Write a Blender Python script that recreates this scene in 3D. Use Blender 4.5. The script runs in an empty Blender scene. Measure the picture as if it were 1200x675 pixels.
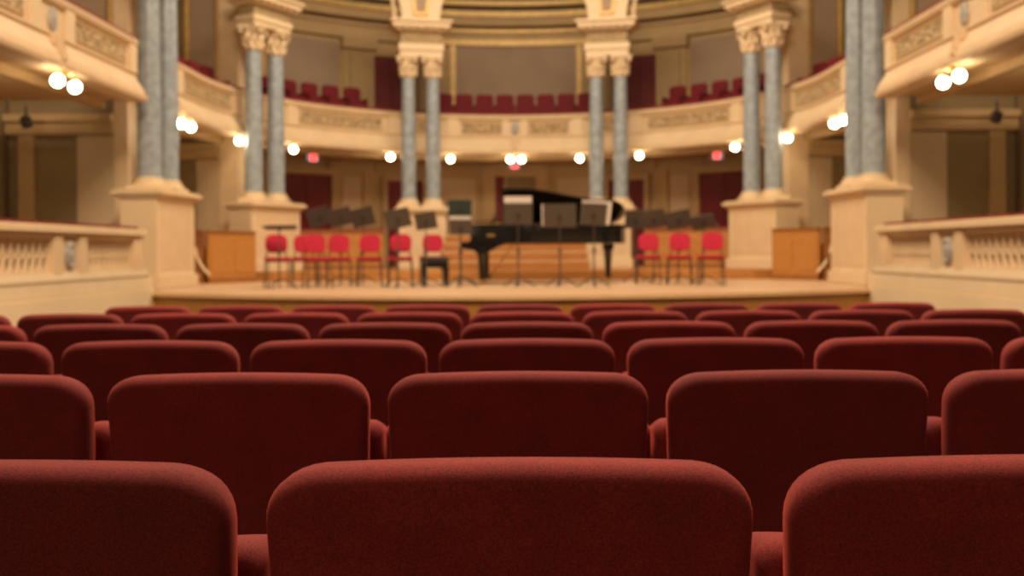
import bpy, bmesh, math, random
from math import sin, cos, pi, radians as R, sqrt
from mathutils import Vector, Matrix
random.seed(7)
scn = bpy.context.scene
col = scn.collection

# ------------------------------------------------------------------ camera numbers (metres, hall axis = +Y)
CX, EYE, F, VPX, VPY, ROLL = 0.17, 1.06, 1180.0, 612.0, 294.0, 0.0052
def at(px, py, D):
    u, v = px - VPX, VPY - py
    dx = u*cos(ROLL) + v*sin(ROLL); dz = -u*sin(ROLL) + v*cos(ROLL)
    return Vector((CX + dx*D/F, D, EYE + dz*D/F))

# ------------------------------------------------------------------ materials
def mat(name, base, rough=.6, var=.0, vscale=6, bump=0.0, bscale=40, sheen=0, sheen_tint=(1,.4,.3), metal=0, coat=0, emit=None, estr=0, dark=None):
    m = bpy.data.materials.new(name); m.use_nodes = True
    nt = m.node_tree; b = nt.nodes['Principled BSDF']
    b.inputs['Base Color'].default_value = (*base, 1); b.inputs['Roughness'].default_value = rough
    b.inputs['Metallic'].default_value = metal
    if coat: b.inputs['Coat Weight'].default_value = coat; b.inputs['Coat Roughness'].default_value = .08
    if sheen:
        b.inputs['Sheen Weight'].default_value = sheen; b.inputs['Sheen Tint'].default_value = (*sheen_tint, 1)
        b.inputs['Sheen Roughness'].default_value = .35
    if emit:
        b.inputs['Emission Color'].default_value = (*emit, 1); b.inputs['Emission Strength'].default_value = estr
    tc = nt.nodes.new('ShaderNodeTexCoord')
    if var or dark:
        n = nt.nodes.new('ShaderNodeTexNoise'); n.inputs['Scale'].default_value = vscale; n.inputs['Detail'].default_value = 5
        nt.links.new(tc.outputs['Object'], n.inputs['Vector'])
        r = nt.nodes.new('ShaderNodeValToRGB')
        lo = dark or tuple(c*(1-var) for c in base); hi = tuple(min(1, c*(1+var)) for c in base)
        r.color_ramp.elements[0].position = .3; r.color_ramp.elements[0].color = (*lo, 1)
        r.color_ramp.elements[1].position = .7; r.color_ramp.elements[1].color = (*hi, 1)
        nt.links.new(n.outputs['Fac'], r.inputs['Fac']); nt.links.new(r.outputs['Color'], b.inputs['Base Color'])
    if bump:
        n2 = nt.nodes.new('ShaderNodeTexNoise'); n2.inputs['Scale'].default_value = bscale; n2.inputs['Detail'].default_value = 4
        nt.links.new(tc.outputs['Object'], n2.inputs['Vector'])
        bp = nt.nodes.new('ShaderNodeBump'); bp.inputs['Strength'].default_value = bump; bp.inputs['Distance'].default_value = .01
        nt.links.new(n2.outputs['Fac'], bp.inputs['Height']); nt.links.new(bp.outputs['Normal'], b.inputs['Normal'])
    return m
def wood(name, a, b_, scale=3, axis=0, rough=.4):
    m = mat(name, a, rough); nt = m.node_tree; bs = nt.nodes['Principled BSDF']
    tc = nt.nodes.new('ShaderNodeTexCoord'); mp = nt.nodes.new('ShaderNodeMapping')
    sc = [14, 14, 14]; sc[axis] = 1; mp.inputs['Scale'].default_value = sc
    n = nt.nodes.new('ShaderNodeTexNoise'); n.inputs['Scale'].default_value = scale; n.inputs['Detail'].default_value = 6
    r = nt.nodes.new('ShaderNodeValToRGB')
    r.color_ramp.elements[0].color = (*a, 1); r.color_ramp.elements[1].color = (*b_, 1)
    r.color_ramp.elements[0].position = .35; r.color_ramp.elements[1].position = .65
    nt.links.new(tc.outputs['Object'], mp.inputs['Vector']); nt.links.new(mp.outputs['Vector'], n.inputs['Vector'])
    nt.links.new(n.outputs['Fac'], r.inputs['Fac']); nt.links.new(r.outputs['Color'], bs.inputs['Base Color'])
    return m
def relief(name, hi, lo, scale=14):
    m = mat(name, hi, .7); nt = m.node_tree; bs = nt.nodes['Principled BSDF']
    tc = nt.nodes.new('ShaderNodeTexCoord'); v = nt.nodes.new('ShaderNodeTexVoronoi'); v.inputs['Scale'].default_value = scale
    r = nt.nodes.new('ShaderNodeValToRGB')
    r.color_ramp.elements[0].color = (*hi, 1); r.color_ramp.elements[1].color = (*lo, 1)
    r.color_ramp.elements[0].position = .25; r.color_ramp.elements[1].position = .55
    bp = nt.nodes.new('ShaderNodeBump'); bp.inputs['Strength'].default_value = .8; bp.inputs['Distance'].default_value = .05; bp.invert = True
    nt.links.new(tc.outputs['Object'], v.inputs['Vector']); nt.links.new(v.outputs['Distance'], r.inputs['Fac'])
    nt.links.new(v.outputs['Distance'], bp.inputs['Height']); nt.links.new(r.outputs['Color'], bs.inputs['Base Color'])
    nt.links.new(bp.outputs['Normal'], bs.inputs['Normal'])
    return m
M = {}
M['cream'] = mat('cream_stone', (.68,.50,.30), .6, .06, 3, .15, 30)
M['cream_dim'] = mat('ochre_plaster', (.47,.32,.15), .7, .07, 2)
M['cream_light'] = mat('pale_cream_plaster', (.72,.55,.34), .6, .05, 2, .1, 20)
M['sill'] = mat('darkened_sill', (.50,.375,.225), .6, .05, 3)  # cream darkened in colour to offset the strong light from above
M['box_wall'] = mat('pale_plaster', (.80,.635,.40), .6, .04, 2)
M['relief'] = relief('carved_relief', (.66,.48,.27), (.34,.23,.11), 13)
M['relief_fine'] = relief('carved_relief_fine', (.60,.45,.25), (.36,.25,.12), 24)
M['medallion'] = mat('grey_medallion', (.36,.34,.30), .6, .35, 20)
M['gold'] = mat('gold_leaf', (.62,.40,.13), .45, .15, 8, metal=.2)
M['panel'] = mat('mauve_beige_plaster', (.36,.25,.165), .8, .06, 1.5)
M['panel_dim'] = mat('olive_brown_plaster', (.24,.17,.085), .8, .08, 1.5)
M['recess'] = mat('recess_shade', (.26,.19,.09), .85, .1, 2)  # flat dark tone standing for shade in wall hollows and the doorway
M['panel_low'] = mat('lightened_panel', (.56,.43,.27), .8, .06, 1.5)  # copy of panel, lightened to make up for weak light under the balcony
M['wall_low'] = mat('lightened_lower_wall', (.47,.33,.165), .8, .06, 1.5)  # panel_dim lightened likewise, missing brightness put into the colour
M['soffit'] = mat('soffit_plaster', (.55,.38,.19), .7, .06, 2)
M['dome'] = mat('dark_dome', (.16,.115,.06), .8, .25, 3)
M['marble'] = mat('blue_grey_marble', (.29,.33,.355), .35, .22, 7)
M['red'] = mat('red_velvet', (.16,.0125,.0105), .9, .14, 9, .10, 500, sheen=.35, sheen_tint=(1,.11,.06))
def grain(m, sc=420, lo=.6, hi=1.4):
    nt = m.node_tree; b = nt.nodes['Principled BSDF']; src = b.inputs['Base Color'].links[0].from_socket
    tc = nt.nodes.new('ShaderNodeTexCoord'); n = nt.nodes.new('ShaderNodeTexNoise'); n.inputs['Scale'].default_value = sc; n.inputs['Detail'].default_value = 2
    mr = nt.nodes.new('ShaderNodeMapRange'); mr.inputs[1].default_value = .3; mr.inputs[2].default_value = .7; mr.inputs[3].default_value = lo; mr.inputs[4].default_value = hi
    mx = nt.nodes.new('ShaderNodeMix'); mx.data_type = 'RGBA'; mx.blend_type = 'MULTIPLY'; mx.inputs[0].default_value = 1
    nt.links.new(tc.outputs['Object'], n.inputs['Vector']); nt.links.new(n.outputs['Fac'], mr.inputs[0]); oi = nt.nodes.new('ShaderNodeObjectInfo'); rv = nt.nodes.new('ShaderNodeMapRange'); rv.inputs[3].default_value = .82; rv.inputs[4].default_value = 1.25
    m3 = nt.nodes.new('ShaderNodeMix'); m3.data_type = 'RGBA'; m3.blend_type = 'MULTIPLY'; m3.inputs[0].default_value = 1
    nt.links.new(oi.outputs['Random'], rv.inputs[0]); nt.links.new(src, m3.inputs[6]); nt.links.new(rv.outputs[0], m3.inputs[7]); nt.links.new(m3.outputs[2], mx.inputs[6]); nt.links.new(mr.outputs[0], mx.inputs[7]); nt.links.new(mx.outputs[2], b.inputs['Base Color'])
grain(M['red'])
M['red_dark'] = mat('balcony_seat_red', (.16,.004,.010), .8, .15, 6, sheen=.2)
M['red_rail'] = mat('red_rail_velvet', (.20,.012,.012), .8, .1, 6)
M['red_door'] = mat('dark_red_door', (.15,.007,.010), .6, .2, 2)
M['chair_red'] = mat('crimson_fabric', (.48,.009,.040), .8, .12, 10, sheen=.2)
M['wood'] = wood('orange_oak', (.42,.17,.035), (.52,.235,.06), 2, 0)
M['wood_dark'] = wood('brown_oak', (.27,.10,.022), (.34,.14,.035), 2, 0)
M['stage'] = wood('pale_stage_boards', (.53,.325,.175), (.60,.385,.22), 2, 0, .45)
M['stage_front'] = wood('stage_front_oak', (.29,.135,.022), (.37,.175,.032), 2, 0)
M['nosing'] = wood('stage_nosing', (.62,.40,.19), (.70,.46,.24), 2, 0)
M['carpet'] = mat('hall_floor', (.09,.03,.02), .9, .2, 30)
M['black'] = mat('black_lacquer', (.006,.006,.006), .18, coat=.6)
M['brass'] = mat('brass', (.65,.42,.12), .3, .1, 8, metal=1)
M['white_keys'] = mat('ivory', (.75,.72,.62), .4, .03, 30)
M['stand'] = mat('matte_black_metal', (.072,.056,.043), .55, .1, 20)
M['dark_leather'] = mat('black_leather', (.02,.02,.022), .5, .2, 20)
M['paper'] = mat('sheet_paper', (.75,.70,.66), .8, .04, 10)
M['teal'] = mat('dark_green_folder', (.025,.045,.038), .5, .1, 10)
M['globe'] = mat('lit_globe', (1,.95,.85), .4, emit=(1,.80,.52), estr=34)
M['exit_red'] = mat('exit_lit_red', (.8,.05,.05), .5, emit=(1,.05,.04), estr=3.0)
M['exit_box'] = mat('exit_housing', (.35,.34,.33), .5, .05, 9, emit=(.8,.75,.8), estr=.25)
M['amber'] = mat('amber_indicator', (.9,.3,.08), .5, emit=(1,.25,.06), estr=3)
M['iron'] = mat('dark_iron', (.06,.05,.045), .6, .1, 20)
# warm light cloth rubs: seat velvet gets a nap variation (large, low contrast)

# ------------------------------------------------------------------ mesh helper
ROOTM = {}
class MB:
    def __init__(s): s.v = []; s.f = []
    def add(s, vs, fs, mtx=None):
        b = len(s.v)
        for p in vs:
            p = Vector(p); s.v.append(mtx @ p if mtx else p)
        s.f += [tuple(b+i for i in f) for f in fs]
        return s
    def box(s, x0, x1, y0, y1, z0, z1, m=None):
        vs = [(x,y,z) for z in (z0,z1) for y in (y0,y1) for x in (x0,x1)]
        return s.add(vs, [(0,2,3,1),(4,5,7,6),(0,1,5,4),(2,6,7,3),(0,4,6,2),(1,3,7,5)], m)
    def prism(s, pts, axis, a, b, m=None):      # polygon in the other two axes, extruded along axis
        n = len(pts); vs = []
        for t in (a, b):
            for p, q in pts:
                vs.append((t,p,q) if axis == 'x' else (p,t,q) if axis == 'y' else (p,q,t))
        fs = [tuple(range(n-1,-1,-1)), tuple(range(n,2*n))] + [(i,(i+1)%n,n+(i+1)%n,n+i) for i in range(n)]
        return s.add(vs, fs, m)
    def lathe(s, prof, n=24, c=(0,0,0), m=None):
        vs = []
        for r, z in prof:
            for k in range(n):
                a = 2*pi*k/n; vs.append((c[0]+r*cos(a), c[1]+r*sin(a), c[2]+z))
        fs = []
        for i in range(len(prof)-1):
            for k in range(n):
                fs.append((i*n+k, i*n+(k+1)%n, (i+1)*n+(k+1)%n, (i+1)*n+k))
        fs.append(tuple(range(n-1,-1,-1))); L = (len(prof)-1)*n; fs.append(tuple(range(L, L+n)))
        return s.add(vs, fs, m)
    def ball(s, c, r, n=20, sz=1, m=None):
        k = n//2
        return s.lathe([(max(r*sin(pi*i/k), r*.02), -r*sz*cos(pi*i/k)) for i in range(k+1)], n, c, m)
    def tube(s, path, r, n=8, m=None):
        path = [Vector(p) for p in path]; vs = []
        for i, p in enumerate(path):
            d = (path[min(i+1,len(path)-1)] - path[max(i-1,0)]).normalized()
            up = Vector((0,0,1)) if abs(d.z) < .9 else Vector((1,0,0))
            a = d.cross(up).normalized(); b = a.cross(d)
            rr = r[i] if isinstance(r, (list,tuple)) else r
            for k in range(n):
                t = 2*pi*k/n; vs.append(p + a*rr*cos(t) + b*rr*sin(t))
        fs = []
        for i in range(len(path)-1):
            for k in range(n): fs.append((i*n+k, i*n+(k+1)%n, (i+1)*n+(k+1)%n, (i+1)*n+k))
        fs.append(tuple(range(n))); L = (len(path)-1)*n; fs.append(tuple(range(L+n-1, L-1, -1)))
        return s.add(vs, fs, m)
    def sweep(s, prof, st):                      # prof [(offset along n, z)], stations [(x,y,nx,ny)]
        n = len(prof); vs = []
        for x, y, nx, ny in st:
            for o, z in prof: vs.append((x+nx*o, y+ny*o, z))
        fs = []
        for i in range(len(st)-1):
            for k in range(n): fs.append((i*n+k, i*n+(k+1)%n, (i+1)*n+(k+1)%n, (i+1)*n+k))
        fs.append(tuple(range(n))); L = (len(st)-1)*n; fs.append(tuple(range(L+n-1, L-1, -1)))
        return s.add(vs, fs)
    def build(s, name, material, parent=None, smooth=False, bevel=0, world=False):
        me = bpy.data.meshes.new(name); vs = s.v
        if world and parent is not None:
            inv = ROOTM[parent.name].inverted(); vs = [inv @ p for p in vs]
        me.from_pydata([tuple(p) for p in vs], [], s.f)
        bm = bmesh.new(); bm.from_mesh(me); bmesh.ops.recalc_face_normals(bm, faces=bm.faces)
        if bevel: bmesh.ops.bevel(bm, geom=[e for e in bm.edges if len(e.link_faces)==2 and e.calc_face_angle(0) > .6], offset=bevel, segments=2, affect='EDGES', clamp_overlap=True)
        bm.to_mesh(me); bm.free()
        me.materials.append(material)
        o = bpy.data.objects.new(name, me); col.objects.link(o)
        if parent is not None:
            o.parent = parent
            ROOTM[o.name] = ROOTM[parent.name]
        else: ROOTM[o.name] = Matrix()
        if smooth:
            me.polygons.foreach_set('use_smooth', [True]*len(me.polygons))
            if smooth != 'all':
                me.set_sharp_from_angle(angle=R(40))
        return o
def tag(o, label, cat, group=None, kind=None):
    o['label'] = label; o['category'] = cat
    if group: o['group'] = group
    if kind: o['kind'] = kind
    return o
def thing(name, label, cat, loc=(0,0,0), rz=0, group=None):
    o = bpy.data.objects.new(name, None); o.empty_display_size = .1; col.objects.link(o)
    o.location = loc; o.rotation_euler = (0,0,rz)
    ROOTM[o.name] = Matrix.Translation(Vector(loc)) @ Matrix.Rotation(rz, 4, 'Z')
    return tag(o, label, cat, group, 'thing')
def struct(o):
    o['kind'] = 'structure'; return o
KIDS = {}
def copy_tree(o, parent=None):
    c = o.copy(); col.objects.link(c); c.parent = parent
    for ch in list(o.children): copy_tree(ch, c)
    return c
SIDE = {-1: 'piano keyboard side', 1: 'piano tail side'}

# ------------------------------------------------------------------ plan of the hall
CY, RB, RW = 19.8, 6.17, 8.8            # centre of the curved end, balcony front radius, outer wall radius
STZ, RSZ = .46, .65                     # stage floor, choir riser
def hall_z(y): return -.0195*y
def cst(th, rad): a = R(th); return (-rad*cos(a), CY+rad*sin(a), cos(a), -sin(a))   # station on circle, normal to the hall
def arc(t0, t1, rad=RB, n=None):
    n = n or max(2, int(abs(t1-t0)/2)); return [cst(t0+(t1-t0)*i/n, rad) for i in range(n+1)]
def line(y0, y1, side, rad=RB, n=2): return [(side*rad, y0+(y1-y0)*i/n, -side, 0) for i in range(n+1)]
def mir(st, side): return st if side < 0 else [(-x, y, -nx, ny) for x, y, nx, ny in st]

# ------------------------------------------------------------------ floor, stage, walls
struct(MB().add([(-9,-3,hall_z(-3)),(9,-3,hall_z(-3)),(9,16,hall_z(16)),(-9,16,hall_z(16))], [(0,1,2,3)]).build('floor', M['carpet']))
fr = [(x, 13.5 + 1.8*(x/5.5)**2) for x in [-5.6 + 11.2*i/24 for i in range(25)]]
struct(MB().prism(fr + [(5.6,16.2),(8.6,16.2),(8.6,22),(-8.6,22),(-8.6,16.2),(-5.6,16.2)], 'z', STZ-.06, STZ).build('stage_floor', M['stage']))
nx_ = [(x, y-.035) for x, y in fr]
struct(MB().prism(nx_ + [(x, y-.002) for x, y in reversed(fr)], 'z', STZ-.055, STZ+.0).build('stage_nosing', M['nosing']))
struct(MB().prism([(x, y+.03) for x, y in fr] + [(x, y+.2) for x, y in reversed(fr)], 'z', hall_z(15)-.1, STZ-.062).build('stage_front', M['stage_front']))
struct(MB().prism([(-5.55,20.75),(-4.9,20.55),(4.9,20.55),(5.55,20.75),(8.2,21.4),(8.2,22.3)] + [(-8.6*cos(R(t)), CY+8.6*sin(R(t))) for t in range(160,19,-5)] + [(-8.2,22.3),(-8.2,21.4)], 'z', STZ+.001, RSZ).build('stage_riser', M['wood']))

for s, nm in ((-1,'left'),(1,'right')):
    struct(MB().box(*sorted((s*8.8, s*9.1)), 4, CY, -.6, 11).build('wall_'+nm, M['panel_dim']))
def wallarc(z0, z1, name, m, r=RW): return struct(MB().sweep([(0,z0),(-.3,z0),(-.3,z1),(0,z1)], arc(0,180,r,90)).build(name, m, smooth=True))
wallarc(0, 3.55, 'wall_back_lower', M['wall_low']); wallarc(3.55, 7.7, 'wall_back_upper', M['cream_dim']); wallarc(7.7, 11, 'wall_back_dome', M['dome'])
def wp(name, t0, t1, z0, z1, o0, o1, m, r=RW, parent=None):
    o = MB().sweep([(o0,z0),(o1,z0),(o1,z1),(o0,z1)], arc(t0,t1,r)).build(name, m, parent, smooth=True)
    if parent is None: struct(o)
    return o
# cornice bands over the upper wall (gold mouldings)
for i, (z0, z1, o, m) in enumerate([(6.86,7.02,.12,'gold'),(7.02,7.22,.08,'cream_dim'),(7.22,7.32,.14,'gold'),(7.38,7.62,.34,'cream_dim'),(7.62,7.76,.40,'gold'),(7.98,8.10,.2,'gold')]):
    if i < 3 and m == 'gold':
        wp(f'trim_{i+1}', 76, 104, z0, z1, -.05, o, M[m])
        for j, (t0, t1) in enumerate(((25,76),(104,155))): wp(f'trim_{i*2+j+200}', t0, t1, z0, z1, -.05, o, M['cream_dim'])
    else: wp(f'trim_{i+1}', 25, 155, z0, z1, -.05, o, M[m])
tn = 10
for t0, t1, z0, z1 in [(78.9,101.4,4.2,6.86),(43,57.4,4.2,6.72),(122.6,137,4.2,6.72)]:
    wp(f'wall_panel_{tn}', t0, t1, z0, z1, 0, .05, M['panel']); 
    wp(f'trim_{tn}', t0-1.0, t0, z0, z1, 0, .09, M['gold']); wp(f'trim_{tn+1}', t1, t1+1.0, z0, z1, 0, .09, M['gold'])
    tn += 2
for t in (60.6, 73.5, 106.5, 119.4):                     # pilasters of the upper wall with capitals
    w = 2.9 if t in (60.6, 119.4) else 1.6
    wp(f'trim_{tn}', t-w, t+w, 3.9, 6.55, 0, .18, M['cream_dim']); wp(f'trim_{tn+1}', t-w*.62, t+w*.62, 3.9, 6.45, .18, .26, M['cream_dim'])
    wp(f'trim_{tn+2}', t-w*1.12, t+w*1.12, 6.55, 6.85, 0, .3, M['cream_dim']); tn += 3
for t0, t1 in ((33,45),(55,57.5),(84.3,95.9),(64,66.5),(113.5,116),(122.5,125),(135,147)):   # pilasters under the balcony
    wp(f'trim_{tn}', t0, t1, 3.25, 3.54, 0, .06, M['cream_dim']); tn += 1
for t in (41.0, 56.4, 62.5, 71.5, 108.5, 117.5, 123.6, 139.0):
    wp(f'trim_{tn}', t-.9, t+.9, RSZ, 3.25, 0, .07, M['cream_dim']); tn += 1
for t0, t1 in ((57.8,61.2),(73,82.5),(97.7,107),(118.8,122.2)):
    wp(f'wall_panel_{tn}', t0, t1, 1.2, 3.1, 0, .035, M['panel_low']); tn += 1

# doors: dark red leaves in the curved wall, tangent to it
def door(i, th, width, z0, z1, frame, two=True):
    x, y, nx, ny = cst(th, RW-.03)
    rz = math.atan2(-ny, -nx) - pi/2       # local +y goes into the wall
    d = bpy.data.objects.new(f'door_{i}', None); col.objects.link(d); d.location = (x,y,z0); d.rotation_euler = (0,0,rz)
    ROOTM[d.name] = Matrix.Identity(4); struct(d)
    h = z1-z0; w = width/2
    if two:
        for a, b in ((-w, -.012), (.012, w)):
            lf = MB().box(a,b,-.06,.0,0,h).build('door_leaf', M['red_door'], d)
            for k in range(2):
                MB().box(a+.1,b-.1,-.075,-.055, h*(.08+.46*k), h*(.46+.46*k)).build('door_panel', M['red_door'], lf)
            MB().tube([( -.06 if a<0 else .06,-.11,h*.3),( -.06 if a<0 else .06,-.11,h*.4)], .012).build('door_handle', M['brass'], lf)
    f = MB().box(-w-frame,-w,-.14,.03,0,h+frame).box(w,w+frame,-.14,.03,0,h+frame).box(-w,w,-.14,.03,h,h+frame)
    f.build('door_frame', M['cream_dim'], d)
    return d
door(1, 66.7, .95, 3.95, 6.42, .12); door(2, 113.3, .95, 3.95, 6.42, .12)
door(3, 50.6, 1.5, RSZ, 3.12, .16); door(4, 129.4, 1.5, RSZ, 3.12, .16)
door(5, 69.3, 1.0, RSZ, 3.02, .14); door(6, 110.7, 1.0, RSZ, 3.02, .14)
# central doorway under the balcony: one leaf stands open, a flat dark sheet paints the passage's shade
d = door(7, 90, 1.16, RSZ, 3.17, .36, two=False)
h = 3.17-RSZ
MB().box(-.55,.55,-.02,.0,0,h).build('passage_shade', M['recess'], d)
lf = MB().box(-.58,-.33,-.07,-.025,0,h).build('door_leaf', M['red_door'], d)
MB().box(-.52,-.38,-.085,-.065,h*.1,h*.9).build('door_panel', M['red_door'], lf)
MB().box(-.33,-.27,-.09,-.025,0,h).build('door_edge', M['cream_dim'], d)
# piers: transverse walls from the columns to the outer wall, both storeys
def pier(nm, origin, ang, L, s, q=0):
    p = bpy.data.objects.new(nm, None); col.objects.link(p); p.location = (*origin, 0); p.rotation_euler = (0,0,ang); struct(p)
    ROOTM[p.name] = Matrix.Identity(4)
    # local x runs outward 0..L, local y = s*... front faces the audience at y = 0 side f
    f = 1 if s > 0 else -1        # front face lies at local y = -f*.2
    def bx(n, x0,x1,d0,d1,z0,z1,m): 
        ys = sorted((-f*(.2+d0), -f*(.2+d1))); return MB().box(x0,x1,ys[0],ys[1],z0,z1).build(n, M[m], p)
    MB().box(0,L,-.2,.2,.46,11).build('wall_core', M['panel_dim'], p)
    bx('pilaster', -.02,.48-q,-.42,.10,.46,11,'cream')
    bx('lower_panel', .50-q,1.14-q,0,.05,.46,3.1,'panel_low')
    bx('recess_shade', 1.16-q,1.84-q,0,.01,.46,3.1,'recess')  # no real depth, the hollow's shade is painted as a flat dark panel
    bx('lintel', .48-q,L,0,.14,3.12,3.34,'cream_dim')
    bx('lintel_moulding', .48-q,L,0,.22,3.34,3.46,'cream_dim')
    bx('outer_pilaster', 1.86-q,2.13-q,0,.12,.46,3.1,'cream_dim')
    bx('upper_pilaster', .50-q,.58-q,0,.08,3.9,11,'gold')
    bx('upper_panel', .64-q,1.30-q,0,.04,4.0,11,'panel')
    bx('upper_trim', 1.34-q,1.42-q,0,.08,3.9,11,'gold')
    return p
for s, nm in ((-1,'left'),(1,'right')):
    pier(f'wall_near_{nm}', (s*6.67, 17.75), 0 if s>0 else pi, 2.1, s, .25)
    a = R(21.2); ox, oy = s*6.30*cos(a), CY+6.30*sin(a)
    pier(f'wall_far_{nm}', (ox, oy), math.atan2(oy-CY, ox), 2.45, s)

# ------------------------------------------------------------------ balcony: five sections of parapet, each with its deck
PAR = [(-.12,3.53),(.20,3.53),(.22,3.56),(.22,3.62),(.17,3.65),(.17,3.70),(.12,3.78),(.05,3.88),(.02,3.96),(.05,3.99),(.05,4.03),(0,4.05),
       (0,4.40),(.035,4.42),(.07,4.47),(.07,4.53),(.03,4.56),(-.14,4.56),(-.14,3.9)]
def station_run(kind, a, b):
    return arc(a, b) if kind == 'arc' else line(a, b, -1)
def balcony(label, s, core, panels, posts, medals, tiers=True):
    st = mir(core, s)
    x, y = st[len(st)//2][:2]
    b = thing('balcony', label, 'balcony', (x,y,3.53), 0, 'balcony fronts round the hall')
    pp = MB().sweep(PAR, st).build('parapet', M['cream'], b, smooth=True, world=True)
    MB().sweep([(-.13,3.57),(-2.4,3.57),(-2.4,3.72),(-.13,3.72)], st).build('soffit', M['soffit'], b, smooth=True, world=True)
    MB().sweep([(-.5,3.44),(-.65,3.44),(-.65,3.575),(-.5,3.575)], st).build('soffit_moulding', M['cream_dim'], b, smooth=True, world=True)
    MB().sweep([(-.02,4.561),(.02,4.575),(.02,4.60),(-.04,4.63),(-.13,4.60),(-.13,4.561)], st).build('rail_cushion', M['red_rail'], b, smooth=True, world=True)
    for pn in panels:
        ps = mir(pn, s)
        fr_ = MB().sweep([(-.01,4.08),(.025,4.08),(.025,4.11),(-.01,4.11)], ps).sweep([(-.01,4.34),(.025,4.34),(.025,4.37),(-.01,4.37)], ps).build('panel_border', M['cream_dim'], b, world=True)
        MB().sweep([(-.01,4.115),(.015,4.115),(.015,4.335),(-.01,4.335)], ps).build('carved_panel', M['relief'], fr_, world=True)
    for pn in posts: MB().sweep([(-.01,3.99),(.055,3.99),(.055,4.43),(-.01,4.43)], mir(pn, s)).build('post', M['cream_light'], b, world=True)
    for pn in medals:
        ps = mir(pn, s); mx, my, nx, ny = ps[len(ps)//2]
        mo = Matrix.Translation((mx+nx*.01, my+ny*.01, 4.22)) @ Matrix.Rotation(math.atan2(ny,nx), 4, 'Z')
        MB().lathe([(.001,-.01),(.13,-.01),(.13,.03),(.10,.045),(.07,.05),(.001,.05)], 20, m=mo @ Matrix.Rotation(pi/2,4,'Y') @ Matrix.Scale(1.25,4,(1,0,0)) @ Matrix.Scale(.75,4,(0,1,0))).build('medallion', M['medallion'], b, smooth=True, world=True)
        cb = MB()
        for w, z0, z1, d in ((.10,3.86,4.0,.12),(.08,3.74,3.88,.17),(.06,3.66,3.76,.2)):
            cb.box(.0,d,-w,w,z0-4.22,z1-4.22, mo)
        cb.build('console', M['cream'], b, world=True, bevel=.01)
    return b
ca = arc(23.5, 156.5, n=66)
cp = [arc(36,57.5), arc(63.5,72), arc(77.2,86.8), arc(93.2,102.8), arc(108,116.5), arc(122.5,144)]
cpo = [arc(t-1.3,t+1.3) for t in (26,33.5,60.5,74.9,105.1,119.5,146.5,154)] + [arc(87.3,88.3), arc(91.7,92.7)]
balcony('curved cream balcony front across the back of the hall behind the piano', -1, ca, cp, cpo, [arc(89,91)])
for s in (-1, 1):
    balcony(f'long straight cream balcony front overhanging the audience on the {SIDE[s]}', s, line(4, 16.5, -1),
            [line(14.3,16.1,-1), line(10.9,12.8,-1), line(7.2,9.2,-1)],
            [line(16.2,16.48,-1), line(13.95,14.2,-1), line(12.95,13.2,-1), line(10.5,10.8,-1), line(9.3,9.6,-1)], [line(13.45,13.7,-1), line(10,10.1,-1)])
    balcony(f'short cream balcony front between the two column pairs on the {SIDE[s]}', s, line(18.4, CY, -1)[:-1] + arc(0, 18.8),
            [line(18.85, CY-.01, -1)[:-1] + arc(0, 14)], [line(18.42,18.75,-1), arc(15,18.6)], [])

# globe lamps under the balcony lip
def lamp(label, globes, plate):
    b = thing('globe_lamp', label, 'lamp', tuple(plate), 0, 'lit globe lamps under the balcony')
    MB().lathe([(.05,0),(.06,-.03),(.03,-.05)], 12, tuple(plate)).build('ceiling_plate', M['brass'], b, world=True, smooth=True)
    for g in globes:
        g = Vector(g)
        MB().tube([plate+Vector((0,0,-.04)), (plate+g)/2+Vector((0,0,-.03)), g+Vector((0,0,.08))], .012).build('arm', M['brass'], b, world=True)
        MB().ball(g, .082).build('glass_globe', M['globe'], b, world=True, smooth='all')
        MB().lathe([(.03,.07),(.045,.08),(.03,.11)], 12, g).build('collar', M['brass'], b, world=True, smooth=True)
LZ = 3.44
for s in (-1, 1):
    for y, txt in ((13.58, 'over the side box'), (18.45, 'between the two column pairs')):
        x = -s*0 + s*(RB-.16)
        lamp(f'twin globe lamp under balcony {txt}, {SIDE[s]}', [(x,y-.16,LZ-(.08 if y < 15 else .035)),(x,y+.36,LZ-(.08 if y < 15 else .035))], Vector((x,y+.1,3.527)))
    for th, txt in ((13.4,'before the column pair flanking the stage'),(32.4,'beyond the column pair flanking the stage'),(59.2,'outside the slim column pair at the back'),(74.2,'inside the slim column pair at the back')):
        x, y, nx, ny = cst(th, RB-(.24 if th < 20 else .2 if th < 40 else .14))
        x *= -s
        lamp(f'single globe lamp under balcony {txt}, {SIDE[s]}', [(x,y,LZ-.035)], Vector((x,y,3.527)))
x, y = 0.02, CY+RB-.14
lamp('twin lit globe lamp at the middle of the balcony above the piano', [(x-.14,y,LZ-.035),(x+.14,y,LZ-.035)], Vector((x,y,3.527)))

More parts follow.
